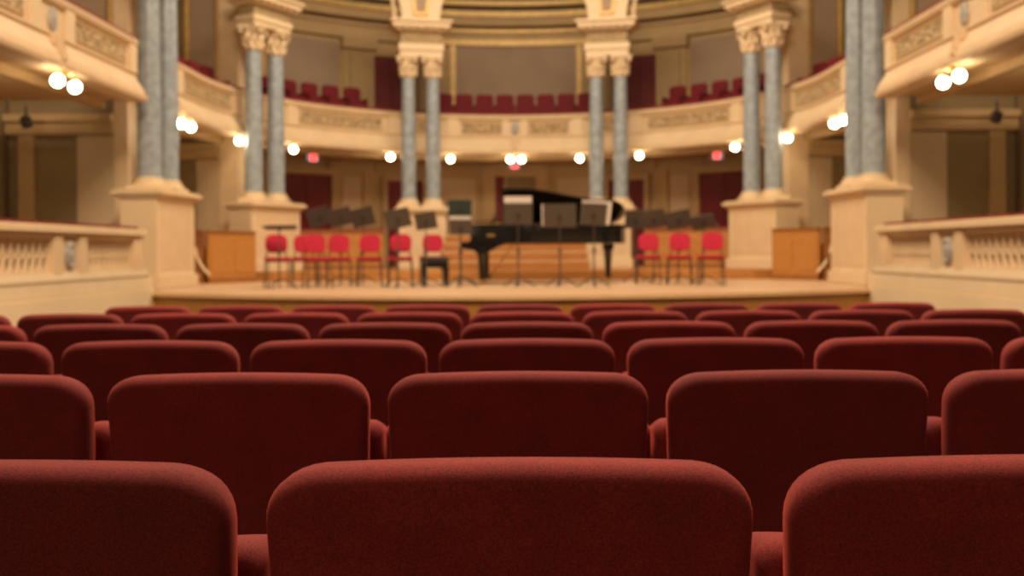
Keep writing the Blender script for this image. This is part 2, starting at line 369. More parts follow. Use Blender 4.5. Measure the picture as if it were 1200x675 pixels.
# exit signs
def text_mesh(txt, size, mtx, name, m, parent):
    c = bpy.data.curves.new(name, 'FONT'); c.body = txt; c.size = size; c.align_x = 'CENTER'; c.align_y = 'CENTER'; c.extrude = .002
    o = bpy.data.objects.new(name, c); col.objects.link(o)
    dg = bpy.context.evaluated_depsgraph_get(); me = bpy.data.meshes.new_from_object(o.evaluated_get(dg))
    bpy.data.objects.remove(o); me.transform(mtx); me.materials.append(m)
    n = bpy.data.objects.new(name, me); col.objects.link(n); n.parent = parent; return n
for th, txt in ((48.4,'over the red double door on the piano keyboard side'), (131.6,'over the red double door on the piano tail side'), (90,'over the central doorway behind the piano')):
    x, y, nx, ny = cst(th, RW-1.05 if th != 90 else RW-.4)
    e = thing('exit_sign', f'small red lit exit sign {txt}', 'exit sign', (x - (.03 if th == 90 else 0),y,3.36), math.atan2(-ny,-nx)-pi/2, 'exit signs')
    MB().box(-.15,.15,-.03,.03,0,.2).build('housing', M['exit_box'], e, bevel=.008)
    MB().box(-.09,.09,-.036,-.031,.02,.18).build('lit_face', M['exit_red'], e)
    text_mesh('EXIT', .075, Matrix.Translation((0,-.037,.1)) @ Matrix.Rotation(pi/2,4,'X'), 'lettering', M['exit_box'], e)
    MB().box(-.012,.012,-.012,  .012,.2,.205).build('hanger', M['iron'], e)

# ------------------------------------------------------------------ paired columns
def shaft_capital(b, x, y, ztop, cap_h, base_z, rad):
    sh = MB().lathe([(rad*(1.0 if t < .3 else 1.0-.12*(t-.3)/.7), base_z+.2+(ztop-base_z-.2)*t) for t in [i/10 for i in range(11)]], 32, (x,y,0)).build('shaft', M['marble'], b, smooth=True, world=True)
    r = rad
    MB().box(x-r*1.45,x+r*1.45,y-r*1.45,y+r*1.45,base_z,base_z+.07).lathe([(r*1.42,.07),(r*1.45,.10),(r*1.40,.13),(r*1.18,.145),(r*1.15,.165),(r*1.25,.18),(r*1.2,.20),(r*1.0,.21)], 28, (x,y,base_z)).build('base', M['cream_light'], b, smooth=True, world=True)
    c = MB(); rt = rad*.9
    c.lathe([(rt,0),(rt*1.18,.02),(rt*1.18,.05),(rt*1.02,.06),(rt*1.05,cap_h*.4),(rt*1.2,cap_h*.65),(rt*1.5,cap_h*.84),(rt*1.5,cap_h*.86)], 24, (x,y,ztop))
    for row, (zz, rr, hh) in enumerate(((.06, 1.08, .42), (.18, 1.13, .46))):
        for k in range(8):
            a = 2*pi*(k+.5*row)/8; ca_, sa = cos(a), sin(a)
            p = [(x+rt*q*ca_, y+rt*q*sa, ztop+z) for q, z in ((rr, zz),(rr*1.04, zz+cap_h*hh*.6),(rr*1.22, zz+cap_h*hh*.95),(rr*1.34, zz+cap_h*hh*.88))]
            c.tube(p, [.05,.055,.05,.025], 6)
    for k in range(4):
        a = pi/4 + k*pi/2
        c.ball((x+rt*1.78*cos(a), y+rt*1.78*sin(a), ztop+cap_h*.78), rt*.36, 10)
    c.box(x-rt*1.6,x+rt*1.6,y-rt*1.6,y+rt*1.6,ztop+cap_h*.88,ztop+cap_h)
    c.build('capital', M['cream_light'], b, smooth=True, world=True)
def column_pair(label, p1, p2, z0, ztop, L, W, rad, arch=None, cap_h=.5, ent=True, entz=(.3,.3,.25)):
    cx, cy = (p1[0]+p2[0])/2, (p1[1]+p2[1])/2
    ang = math.atan2(p2[1]-p1[1], p2[0]-p1[0])
    b = thing('column_pair', label, 'columns', (cx,cy,z0), ang, 'paired grey marble columns')
    q = MB(); l, w = L/2, W/2; H = 2.12 - z0
    q.box(-l-.05,l+.05,-w-.05,w+.05,0,.22).box(-l,l,-w,w,.2,H-.12)
    pd = q.build('pedestal', M['cream_light'], b, bevel=.012)
    MB().box(-l-.05,l+.05,-w-.05,w+.05,H-.16,H-.10).box(-l-.11,l+.11,-w-.11,w+.11,H-.10,H-.03).box(-l-.07,l+.07,-w-.07,w+.07,H-.03,H).build('pedestal_cap', M['cream_light'], pd, bevel=.012)
    for sg in (-1,1): MB().box(-l+.1,l-.1,sg*w-.006,sg*w+.006,.32,H-.26).build('pedestal_panel', M['cream'], pd)
    for p in (p1, p2): shaft_capital(b, p[0], p[1], ztop, cap_h, 2.12, rad)
    if ent:
        z = ztop+cap_h-z0; a_, f_, c_ = entz; l2 = math.dist(p1,p2)/2+rad*1.25; w2 = rad*1.3
        MB().box(-l2,l2,-w2,w2,z,z+a_*.45).box(-l2-.03,l2+.03,-w2-.03,w2+.03,z+a_*.45,z+a_).build('architrave', M['cream_light'], b, bevel=.01)
        MB().box(-l2+.02,l2-.02,-w2+.02,w2-.02,z+a_,z+a_+f_).build('frieze', M['relief_fine'], b)
        k = z+a_+f_
        dm = MB().box(-l2-.06,l2+.06,-w2-.06,w2+.06,k,k+c_*.3).box(-l2-.17,l2+.17,-w2-.17,w2+.17,k+c_*.3,k+c_*.75).box(-l2-.22,l2+.22,-w2-.22,w2+.22,k+c_*.75,k+c_)
        n = 7
        for i in range(n):
            xx = -l2-.05+(2*l2+.1)*i/(n-1)
            for sg in (-1,1): dm.box(xx-.03,xx+.03,*sorted((sg*(w2+.05),sg*(w2+.14))),k+.02,k+c_*.32)
        dm.build('cornice', M['cream_light'], b, bevel=.008)
        if arch: arch(b, k+c_, l2, w2)
    return b
def spandrel(s):
    def go(b, k, l2, w2):
        # springing of two arches: sides curve outward as they rise (flat faces outward, recessed panel)
        r1 = 1.7; H = 1.3; n = 10
        rt_ = [(l2-.06 + r1-sqrt(max(r1*r1-(H*i/n)**2,0)), k+H*i/n) for i in range(n+1)]
        lf_ = [(-l2+.06 - (r1-sqrt(max(r1*r1-(H*i/n)**2,0))), k+H*i/n) for i in range(n+1)]
        ar = MB().prism(rt_ + lf_[::-1], 'y', -w2+.05, w2-.05).build('arch_springer', M['cream_light'], b)
        MB().prism([(-.17,k+.14),(.17,k+.14),(.30,k+1.25),(-.30,k+1.25)], 'y', -w2-.0, -w2+.06).prism([(-.17,k+.14),(.17,k+.14),(.30,k+1.25),(-.30,k+1.25)], 'y', w2-.06, w2).build('panel_frame', M['gold'], ar)
        MB().prism([(-.10,k+.22),(.10,k+.22),(.22,k+1.25),(-.22,k+1.25)], 'y', -w2-.012, -w2+.06).build('sunk_panel', M['panel'], ar)
        # a slim rib set back beside it
        for sg in ((-1,) if s < 0 else (1,)):
            rb = [(sg*(l2+.10+.55*(i/n)**2*.5), w2*.2, k+H*i/n) for i in range(n+1)]
            MB().tube(rb, .06, 8).build('arch_rib', M['cream'], b)
    return go
for s in (-1, 1):
    x = s*6.13
    column_pair(f'paired tall grey marble columns at the stage front corner, {SIDE[s]}', (s*6.13,17.03), (s*6.09,17.78) if s<0 else (s*6.09,17.78), STZ, 5.55, 1.62, .64, .195, cap_h=.5)
    column_pair(f'paired grey marble columns beside the choir desks, {SIDE[s]}', (s*5.50,21.3), (s*5.18,21.92), RSZ, 5.32, 1.52, .64, .185, entz=(.22,.22,.24))
    column_pair(f'paired slim grey marble columns at the back of the stage, {SIDE[s]}', *(((s*2.56,24.3),(s*1.98,24.42)) if s<0 else ((s*1.98,24.42),(s*2.56,24.3))), RSZ, 5.24, 1.12, .72, .175, arch=spandrel(s))

# ------------------------------------------------------------------ side boxes with openwork balustrades
def med(mb, c, s): 
    mo = Matrix.Translation(c) @ Matrix.Rotation(pi/2 if s < 0 else -pi/2, 4, 'Y')
    mb.lathe([(.001,-.01),(.15,-.01),(.15,.03),(.12,.045),(.08,.03),(.04,.05),(.001,.05)], 20, m=mo @ Matrix.Scale(1.15,4,(1,0,0)) @ Matrix.Scale(.75,4,(0,1,0)))
    return mb
for s in (-1, 1):
    x = s*5.5                                        # inner face
    def b_(mb, o0, o1, y0, y1, z0, z1): return mb.box(*sorted((x+s*o0, x+s*o1)), y0, y1, z0, z1)
    t = thing('box_balustrade', f'cream carved side box balustrade with red velvet rail on the {SIDE[s]}', 'balustrade', (x,12,-.3), 0, 'side box balustrades')
    b_(b_(MB(), -.07,.3,3,15.3,-.65,.53), -.055,.3,3,15.28,.53,.70).build('base_wall', M['box_wall'], t, world=True, bevel=.01)
    MB().prism([(x+s*q, z) for q, z in ((-.055,.702),(-.055,.73),(-.03,.765),(.0,.79),(.03,.83),(.28,.83),(.28,.702))], 'y', 3, 15.2).build('sill', M['sill'], t, world=True)
    b_(b_(MB(), .02,.3,3,15.1,1.23,1.30), -.04,.34,3,15.16,1.30,1.41).build('cap_rail', M['cream_light'], t, world=True, bevel=.02)
    b_(MB(), .06,.30,3,15.05,1.411,1.45).build('velvet_rail', M['red_rail'], t, world=True, bevel=.015)
    for y0, y1 in ((14.72,15.08),(12.9,13.15),(12.2,12.45),(9.3,9.6),(8.7,8.95)):
        b_(MB(), .0,.28,y0,y1,.78,1.29).build('post', M['cream'], t, world=True, bevel=.015)
    for y0, y1 in ((12.46,12.89),(8.96,9.29)):
        pl = b_(MB(), .04,.26,y0,y1,.8,1.27).build('medallion_block', M['cream'], t, world=True)
        med(MB(), (x+s*.035, (y0+y1)/2, 1.03), s).build('medallion', M['medallion'], pl, world=True, smooth=True)
    for y0, y1 in ((13.16,14.71),(9.61,12.19),(6,8.69)):
        op = MB(); n = round((y1-y0)/.172); w = (y1-y0)/n
        b_(op, .135,.2,y0,y1,.83,1.23)
        for i in range(n):
            yc = y0+w*(i+.5)
            for zc, rr in ((1.125,.06),(.925,.06)):
                op.tube([(x+s*.10, yc+rr*cos(a*pi/6), zc+rr*1.45*sin(a*pi/6)) for a in range(13)], .022, 6)
            op.ball((x+s*.10, yc, 1.02), .035, 8)
            op.tube([(x+s*.10, yc+w/2, .83),(x+s*.09, yc+w/2, 1.02),(x+s*.10, yc+w/2, 1.23)], [.03,.02,.03], 6)
        op.build('openwork_panel', M['cream'], t, world=True, smooth=True)
    # little dark lantern high on the pier beyond the box
    l = thing('spotlight', f'small dark spotlight fixed under the balcony beside the side box, {SIDE[s]}', 'spotlight', (s*8.15,16.9,3.3))
    MB().tube([(0,0,.24),(0,0,.05)], .02).build('bracket', M['iron'], l)
    MB().lathe([(.05,-.14),(.09,-.12),(.09,.04),(.05,.07)], 14, m=Matrix.Rotation(.6,4,'X')).build('lamp_head', M['iron'], l, smooth=True)
o = MB().ball((0,0,0), .045, 12).build('indicator_light', M['amber'], smooth='all')
o.location = at(1041,147,17.2); o.location.x = 6.34; o.location.y = 17.2
tag(o, 'tiny amber indicator light beside the tall columns below the balcony', 'light', kind='thing')

# ------------------------------------------------------------------ choir desks, steps
def panelled(b, P, Q, z0, z1, n, th=.08):
    P, Q = Vector(P), Vector(Q); d = Q-P; L = d.length; a = math.atan2(d.y, d.x)
    mo = Matrix.Translation((P.x,P.y,0)) @ Matrix.Rotation(a,4,'Z')
    MB().box(0,L,0,th,z0,z1,mo).build('front_board', M['wood'], b, world=True)
    MB().box(0,L,-.015,th,z0,z0+.1,mo).build('plinth', M['wood_dark'], b, world=True)
    MB().box(0,L,-.03,th+.03,z1,z1+.045,mo).build('top_board', M['wood_dark'], b, world=True, bevel=.01)
    for i in range(n):
        u = L*i/n; m_ = L/n
        MB().box(u+.06,u+m_-.06,-.012,.001,z0+.18,z1-.1,mo).build('panel', M['wood'], b, world=True, bevel=.006)
for s in (-1, 1):
    b = thing('choir_desk', f'low orange oak choir desk behind the red chairs, {SIDE[s]}', 'choir desk', (s*3.9,23.2,RSZ), 0, 'choir desks')
    pts = ((s*4.85,22.75), (s*3.05,23.35))
    if s < 0: panelled(b, pts[0], pts[1], RSZ, 1.50, 4)
    else: panelled(b, pts[1], pts[0], RSZ, 1.50, 4)
    P, Q = Vector(pts[0]), Vector(pts[1]); d = (Q-P).normalized(); mo = Matrix.Translation((P.x,P.y,0)) @ Matrix.Rotation(math.atan2(d.y,d.x),4,'Z')
    yy = (0.0,.085) if s < 0 else (-.085,-.0)
    MB().box(0,(Q-P).length,*yy,1.546,1.585,mo).build('velvet_rail', M['red_rail'], b, world=True)
    b = thing('choir_desk', f'orange oak desk box between the tall columns and the next pair, {SIDE[s]}', 'choir desk', (s*5.8,20,STZ), 0, 'choir desks')
    A, B = (s*5.89,19.45), (s*5.24,20.44)
    if s < 0: panelled(b, A, B, STZ, 1.44, 2)
    else: panelled(b, B, A, STZ, 1.44, 2)
    MB().box(*sorted((s*6.0,s*6.6)),19.45,19.53,STZ,1.44).build('end_board', M['wood_dark'], b, world=True)
    MB().box(*sorted((s*5.99,s*6.62)),19.42,19.56,1.44,1.485).build('end_top_board', M['wood_dark'], b, world=True)
    hr = [(s*6.12,19.36,1.16),(s*6.09,19.35,.98),(s*6.02,19.35,.84),(s*5.93,19.34,.72),(s*5.83,19.34,.62)]
    o = MB().tube(hr, .028, 8).build('handrail', M['cream_light'], b, world=True, smooth=True)
b = thing('choir_steps', 'broad orange wooden choir steps behind the grand piano', 'steps', (0,22,RSZ))
for i in range(4):
    z = RSZ + .2*i; y = 21.9+.45*i
    tr = MB().box(-1.62,1.62,y,23.75,z,z+.2).build('step', M['wood'], b, world=True)
    MB().box(-1.62,1.62,y-.025,y+.05,z+.165,z+.202).build('nosing', M['nosing'], tr, world=True)
    MB().box(-1.62,1.62,y-.008,y+.01,z,z+.06).build('kick_strip', M['wood_dark'], tr, world=True)

# ------------------------------------------------------------------ theatre seats of the balcony (small)
def balcony_seat():
    t = thing('gallery_seat', 'x', 'seat', (0,0,0), 0, 'dark red balcony seats')
    bk = MB().prism([(-.25,.45),(.25,.45),(.262,.86),(.22,.93),(-.22,.93),(-.262,.86)], 'y', -.05, .05).build('backrest', M['red_dark'], t, bevel=.03, smooth=True)
    MB().box(-.24,.24,-.42,-.06,.36,.5).build('seat_cushion', M['red_dark'], t, bevel=.04, smooth=True)
    for sg in (-1,1): MB().box(sg*.265-.012,sg*.265+.012,-.42,.05,0,.62).build('side_panel', M['red_dark'], t, bevel=.01)
    return t
bs0 = balcony_seat(); used = [False]
def put_bs(x, y, z, rz, label, sc=.9):
    if not used[0]: o = bs0; used[0] = True
    else: o = copy_tree(bs0)
    o.location = (x,y,z); o.rotation_euler = (0,0,rz); o['label'] = label; o.scale = (sc,1,1)
ORD = ['first','second','third','fourth','fifth','sixth','seventh','eighth','ninth','tenth','eleventh','twelfth']
struct(MB().sweep([(-.9,3.73),(-2.3,3.73),(-2.3,4.33),(-.9,4.33)], arc(24,156)).build('balcony_tier', M['red_rail']))
for k in range(8):
    th = 90 + (k-3.5)*4.3
    x, y, nx, ny = cst(th, 7.35)
    put_bs(x, y, 4.34, math.atan2(ny,nx)+pi/2, sc=.93, label=f'dark red balcony seat between slim columns, {ORD[k]} from piano keyboard side')
for s in (-1, 1):
    for k in range(5):
        th = 36.5 + k*4.7
        x, y, nx, ny = cst(th, 7.35); 
        put_bs(-s*x if s>0 else x, y, 4.34, math.atan2(ny,nx*(-s))+pi/2 if s>0 else math.atan2(ny,nx)+pi/2, f'dark red seat on curved balcony, {SIDE[s]}, {ORD[k]} from the thicker columns')
    for k in range(4):
        th = 1.5 + k*4.7
        x, y, nx, ny = cst(th, 6.85)
        put_bs(x if s<0 else -x, y, 4.14, math.atan2(ny,nx)+pi/2 if s<0 else math.atan2(ny,-nx)+pi/2, f'dark red seat in short side balcony, {SIDE[s]}, {ORD[k]} from tall columns')
    struct(MB().sweep([(-.42,3.721),(-.95,3.721),(-.95,4.13),(-.42,4.13)], mir(arc(-1,17), s)).build('balcony_step', M['red_rail']))
    for k in range(2):                                # seats behind the small oak desk box
        o = copy_tree(bs0); o.location = (s*6.5, 20.0+.6*k, STZ+.001); o.rotation_euler = (0,0,-s*R(75))
        o['label'] = f'dark red seat behind oak desk box, {SIDE[s]}, {"closer to" if k==0 else "further from"} tall columns'
        o['group'] = 'seats behind the desk boxes'; o.scale = (1,1,1.15)

# ------------------------------------------------------------------ orchestra chairs
def stage_chair():
    t = thing('orchestra_chair', 'x', 'chair', (0,0,0), 0, 'red orchestra chairs on stage')
    n = 8
    def pad(w, h, r):
        pts = []
        for cx_, cz_, a0 in ((w-r,h-r,0),(-w+r,h-r,90),(-w+r,-h+r,180),(w-r,-h+r,270)):
            for i in range(5):
                a = R(a0+22.5*i); pts.append((cx_+r*cos(a), cz_+r*sin(a)))
        return pts
    tilt = Matrix.Translation((0,.21,.745)) @ Matrix.Rotation(R(-10),4,'X')
    MB().prism(pad(.185,.158,.11), 'y', -.025, .025, tilt).build('backrest', M['chair_red'], t, bevel=.014, smooth=True)
    MB().prism(pad(.225,.21,.06), 'z', .455, .51).build('seat', M['chair_red'], t, bevel=.018, smooth=True)
    for sx in (-1,1):
        MB().tube([(sx*.19,.17,.455),(sx*.20,.19,.2),(sx*.21,.235,0)], .012).build('leg', M['stand'], t)
        MB().tube([(sx*.19,-.17,.455),(sx*.20,-.19,.2),(sx*.21,-.22,0)], .012).build('leg', M['stand'], t)
        MB().tube([(sx*.16,.16,.45),(sx*.16,.21,.52),(sx*.15,.222,.66)], .011).build('back_upright', M['stand'], t)
    MB().tube([(-.19,.17,.445),(.19,.17,.445),(.19,-.17,.445),(-.19,-.17,.445),(-.19,.17,.445)], .011).build('seat_frame', M['stand'], t)
    return t
ch0 = stage_chair()
def groundx(px, D): return CX + (px-VPX)*D/F
CH = [(326,16.9,22),(357,17.75,14),(372,16.85,24),(397,17.5,10),(433,17.6,6),(469,17.3,4),(506,18.0,0),(760,17.9,-8),(796,17.5,-12),(833,17.0,-18)]
cl = ['at the outer end of the six-chair row beside the pedestal','second from the outer end beneath the tilted black stands','third from the outer end, overlapping the chair behind it',
      'in the middle of the longer row beneath a tilted stand','on the longer row in front of the plain oak desk','on the longer row just before the slim column pedestal','standing behind the black piano bench',
      'tucked by the tail of the grand piano','in the middle of the three-chair group past the piano tail','at the outer end of the three-chair group past the piano tail']
for i, (px, D, yaw) in enumerate(CH):
    o = ch0 if i == 0 else copy_tree(ch0)
    o.location = (groundx(px,D), D, STZ); o.rotation_euler = (0,0,R(yaw)); o['label'] = 'red padded orchestra chair ' + cl[i]

# piano bench
bx_, by_ = groundx(511,17.5), 17.35
b = thing('piano_bench', 'black leather piano bench with four stout legs at the keyboard', 'bench', (bx_,by_,STZ))
MB().box(-.24,.24,-.18,.18,.40,.50).build('cushion', M['dark_leather'], b, bevel=.03, smooth=True)
MB().box(-.23,.23,-.17,.17,.32,.40).build('frame', M['black'], b, bevel=.01)
for sx in (-1,1):
    for sy in (-1,1): MB().box(sx*.19-.035,sx*.19+.035,sy*.13-.035,sy*.13+.035,0,.33).build('leg', M['black'], b, bevel=.008)

# ------------------------------------------------------------------ grand piano: keyboard at -x, open lid towards the hall
px0, px1 = groundx(540,17.8), groundx(740,17.8)
L = px1-px0
pn = thing('grand_piano', 'black concert grand piano with raised lid in the middle of the stage', 'piano', (px0,18.6,STZ))
# plan outline, x = along the strings, y: -.76 treble side (hall) .. +.76 bass side
def outline(e=0, n=14):
    pts = [(.30-e*0,.76),( .30,-.76)]
    tre = [(.30,-.76),(1.0,-.76)]
    for i in range(1,n+1):
        u = i/n; x_ = 1.0 + (L-.35-1.0)*u; y_ = -.76 + .48*(3*u*u-2*u**3)
        tre.append((x_, y_))
    for i in range(1,8):
        a = -pi/2 + pi*i/8; tre.append((L-.35+.35*cos(a), .24+.52*sin(a)))
    tre.append((L-.5,.76)); tre.append((.30,.76))
    return tre
OUT = outline()
MB().prism(OUT, 'z', .73, 1.075).build('rim', M['black'], pn, bevel=.008)
soundboard = [(x_*.97+.03, y_*.93) for x_, y_ in OUT]
MB().prism(soundboard, 'z', 1.076, 1.081).build('iron_frame', M['brass'], pn)
# cheeks and keybed, side profile
prof = [(0,.655),(0,.74),(.02,.76),(.13,.76),(.17,.80),(.17,.93),(.18,1.05),(.22,1.075),(.30,1.075),(.30,.66),(.2,.62)]
for sg in (-1,1):
    MB().prism(prof, 'y', *sorted((sg*.76, sg*.69))).build('cheek', M['black'], pn, bevel=.006)
MB().box(0.01,.30,-.69,.69,.66,.73).build('keybed', M['black'], pn)
MB().box(.02,.17,-.61,.61,.731,.752).build('white_keys', M['white_keys'], pn)
bk = MB()
for i in range(52):
    if i % 7 in (0,1,3,4,5): bk.box(.07,.17,-.61+1.22*(i+1)/52-.006,-.61+1.22*(i+1)/52+.006,.752,.764)
bk.build('black_keys', M['black'], pn)
MB().box(.19,.23,-.69,.69,.73,.98).build('fallboard', M['black'], pn, bevel=.006)
lt = MB().prism([(.46,.86),(.60,.86),(.60,.90),(.46,.90)], 'y', -.767, -.762).build('gilt_mark', M['brass'], pn)
# music desk
MB().box(.52,.55,-.38,.38,1.085,1.28,Matrix.Translation((.5,0,1.085)) @ Matrix.Rotation(.35,4,'Y') @ Matrix.Translation((-.5,0,-1.085))).build('music_desk', M['black'], pn)
# lid: hinged on the bass edge (y=.76), raised on the hall side
la = R(23.5)
lm = Matrix.Translation((0,.77,1.085)) @ Matrix.Rotation(-la,4,'X') @ Matrix.Translation((0,-.77,-1.085))
lid = MB().prism([(x_+(-.0), y_*1.0) for x_, y_ in [(max(p[0],.72), p[1]) for p in OUT]], 'z', 1.085, 1.112, lm).build('lid', M['black'], pn, bevel=.004)
MB().box(.22,.71,-.76,.76,1.115,1.14, Matrix.Translation((.0,0,0))).build('folded_lid_flap', M['black'], pn, bevel=.004)
tip = lm @ Vector((1.25,-.62,1.085))
MB().tube([(1.25,-.70,1.08),(1.25,tip.y+.02,tip.z)], .012).build('lid_prop', M['black'], pn)
for (lx, ly) in ((.36,-.58),(.36,.58),(L-.33,.20)):
    lg = MB().box(lx-.10,lx+.10,ly-.10,ly+.10,.62,.725).lathe([(.085,.62),(.075,.5),(.05,.15),(.055,.12),(.04,.08)], 12, (lx,ly,0)).build('leg', M['black'], pn, smooth=True)
    MB().box(lx-.03,lx+.03,ly-.02,ly+.02,.04,.09).lathe([(.01,-.012),(.032,-.01),(.032,.01),(.01,.012)], 12, m=Matrix.Translation((lx,ly,.035)) @ Matrix.Rotation(pi/2,4,'X')).build('caster', M['brass'], lg)
MB().prism([(.16,.66),(.2,.75),(.85,.75),(.62,.66),(.46,.56),(.28,.56)], 'y', -.7,-.46).build('leg_block', M['black'], pn)
ly_ = MB().box(.42,.47,-.09,-.06,.14,.72).box(.42,.47,.06,.09,.14,.72).box(.36,.52,-.16,.16,.09,.15).build('pedal_lyre', M['black'], pn)
MB().tube([(.5,-.1,.13),(.92,-.1,.73)], .012).tube([(.5,.1,.13),(.92,.1,.73)], .012).build('lyre_brace', M['brass'], ly_)
for k in (-1,0,1): MB().box(.22,.37,k*.07-.018,k*.07+.018,.10,.118).build('pedal', M['brass'], ly_, bevel=.004)

# ------------------------------------------------------------------ music stands
def music_stand(label, px, py, D, w=.5, h=.34, tilt=18, yaw=0, paper=None, skew=0, folder=False):
    c = at(px, py, D); H = c.z - STZ
    t = thing('music_stand', label, 'music stand', (c.x, c.y, STZ), R(yaw), 'black music stands')
    MB().tube([(0,0,.02),(0,0,.62)], .014).tube([(0,0,.6),(0,0,H-.02)], .009).build('pole', M['stand'], t)
    MB().lathe([(.02,.55),(.026,.58),(.026,.63),(.015,.66)], 10).build('clutch', M['stand'], t)
    for k in range(3):
        a = 2*pi*k/3 + .4
        MB().tube([(0,0,.16),(.16*cos(a),.16*sin(a),.10),(.30*cos(a),.30*sin(a),.012)], .011).build('leg', M['stand'], t)
    # desk leans so that its top goes toward the hall; players sit behind (y+)
    m = Matrix.Translation((0,0,H)) @ Matrix.Rotation(R(tilt),4,'X') @ Matrix.Rotation(R(skew),4,'Y')
    dk = MB().box(-w/2,w/2,-.008,.004,-h/2,h/2,m).build('desk', M['teal' if folder else 'stand'], t)
    MB().box(-w/2,w/2,-.006,.07,-h/2-.008,-h/2+.004,m).build('ledge', M['stand'], dk)
    MB().lathe([(.028,0),(.028,.03),(.012,.034)], 10, m=m @ Matrix.Translation((0,-.008,-.03)) @ Matrix.Rotation(pi/2,4,'X')).build('knob', M['dark_leather'], dk)
    if paper:
        x0,x1,z0,z1 = paper
        s = MB().box(x0,x1,.014,.018,z0,z1,m).build('sheet_music', M['paper'], None)
        s.location = t.location; s.rotation_euler = t.rotation_euler
        tag(s, f'white sheet music resting on the {label}', 'sheet music', 'sheet music on the stands', 'thing')
music_stand('black stand with its desk laid flat as a tray', 327, 267, 16.5, .5, .34, 83, 0)
music_stand('dim black stand above the overlapping chairs', 374, 254, 18.6, .42, .36, 24, 22, skew=-20)
music_stand('slanted black stand over the middle chair', 399, 254, 18.35, .40, .34, 24, 14, skew=-16)
music_stand('slanted black stand before the plain oak desk', 425, 254, 18.6, .42, .36, 24, 14, skew=-16)
music_stand('wide slanted black stand close to the slim column pedestal', 466, 256, 16.6, .42, .33, 24, 8, skew=-14)
music_stand('black stand overlapping the cream slim column pedestal', 499, 258.5, 16.9, .36, .30, 26, 4, skew=-8)
music_stand('tall stand with dark green back by the piano cheek', 539, 245, 18.2, .42, .34, 14, 0, folder=True)
music_stand('short black stand by the piano cheek', 540, 266, 16.6, .37, .25, 20, 0, paper=(-.19,.17,-.1,.18))
music_stand('black stand before the raised piano lid by the keyboard', 607, 250.5, 16.7, .48, .36, 16, 0, paper=(-.23,.23,-.1,.29))
music_stand('widest black stand before the middle of the piano', 656, 252.5, 16.7, .55, .39, 16, -3, paper=(-.30,.1,-.18,.19))
music_stand('black stand half covered by pages before the piano curve', 696, 251, 16.4, .42, .36, 16, 6, skew=3, paper=(-.21,.28,-.17,.22))
music_stand('dim stand at the tip of the piano tail', 745, 257, 18.9, .4, .34, 22, -4)
music_stand('black stand over the chair by the piano tail', 766, 256, 18.4, .42, .34, 24, -8, skew=-8)
music_stand('slanted black stand over the middle of three chairs', 795, 257, 18.2, .46, .34, 26, -12, skew=-12)
music_stand('tilted black stand over the outer of three chairs', 824, 260, 17.9, .44, .30, 40, -20, skew=-10)
c = at(539,246,18.2)

# ------------------------------------------------------------------ auditorium seats
def seat_outline(w, zb, zt, rx, rz, taper, n=9):
    pts = []                                # half outline from bottom right going up, then mirrored
    for i in range(8):
        t = i/8; z = zb + (zt-rz-zb)*t; pts.append((w/2 - taper*(1-t), z))
    for i in range(n+1):
        a = pi/2*i/n; e = .86
        pts.append((w/2-rx + rx*cos(a)**e, zt-.004-rz + rz*sin(a)**e))
    for i in range(1,6):
        t = i/6; pts.append(((w/2-rx)*(1-t), zt-.004+.004*(1-(1-t)**2)))
    right = pts; left = [(-x_, z) for x_, z in reversed(right)]
    left = left[0:] if abs(left[0][0]) > 1e-6 else left[1:]
    return right + [(0, zt)] + left
def seat_back(w=.536, zb=.36, zt=.0, th=.075, rr=.029):
    o = seat_outline(w, zb, zt, .082, .066, .012)
    n = len(o); P = [Vector((x_, z)) for x_, z in o]
    N = []
    for i in range(n):
        d = (P[(i+1)%n]-P[i-1]).normalized(); N.append(Vector((d.y, -d.x)))
    loops = []
    K = 7
    def loop(off, y): loops.append([(P[i].x - N[i].x*off, y, P[i].y - N[i].y*off) for i in range(n)])
    cx_, cz_ = 0, (zb+zt)/2
    def shrink(off, s_, y): loops.append([((P[i].x-N[i].x*off)*s_, y, cz_+((P[i].y-N[i].y*off)-cz_)*s_) for i in range(n)])
    for s_, dy in ((.05,.012),(.3,.011),(.6,.008),(.85,.003)): shrink(rr, s_, -th/2-dy*.5)
    for k in range(K+1):
        a = pi/2*k/K; loop(rr*(1-sin(a)), -th/2+rr-rr*cos(a))
    for k in range(1,K+1):
        a = pi/2*k/K; loop(rr*(1-cos(a)), th/2-rr+rr*sin(a))
    for s_, dy in ((.85,.003),(.6,.01),(.3,.014),(.05,.016)): shrink(rr, s_, th/2+dy)
    mb = MB(); vs = [v for l in loops for v in l]; fs = []
    for j in range(len(loops)-1):
        for i in range(n): fs.append((j*n+i, j*n+(i+1)%n, (j+1)*n+(i+1)%n, (j+1)*n+i))
    fs.append(tuple(range(n))); fs.append(tuple(range(len(vs)-1, len(vs)-n-1, -1)))
    return mb.add(vs, fs)
SH = .852                                        # height of a seat's top
PITCH = .575
def theatre_seat():
    t = thing('theatre_seat', 'x', 'seat', (0,0,0), 0, 'red velvet auditorium seats')
    mb = seat_back(zb=-.46, zt=0.0); mb.v = [Vector((p.x, p.y+.0375+.23*(-p.z)-.50*p.z*p.z, p.z+SH)) for p in mb.v]
    mb.build('backrest', M['red'], t, smooth='all')
    # tip-up seat cushion, folded up in front of the back
    MB().box(-.205,.205,.16,.56,.36,.47).build('seat_cushion', M['red'], t, bevel=.04, smooth=True)
    return t
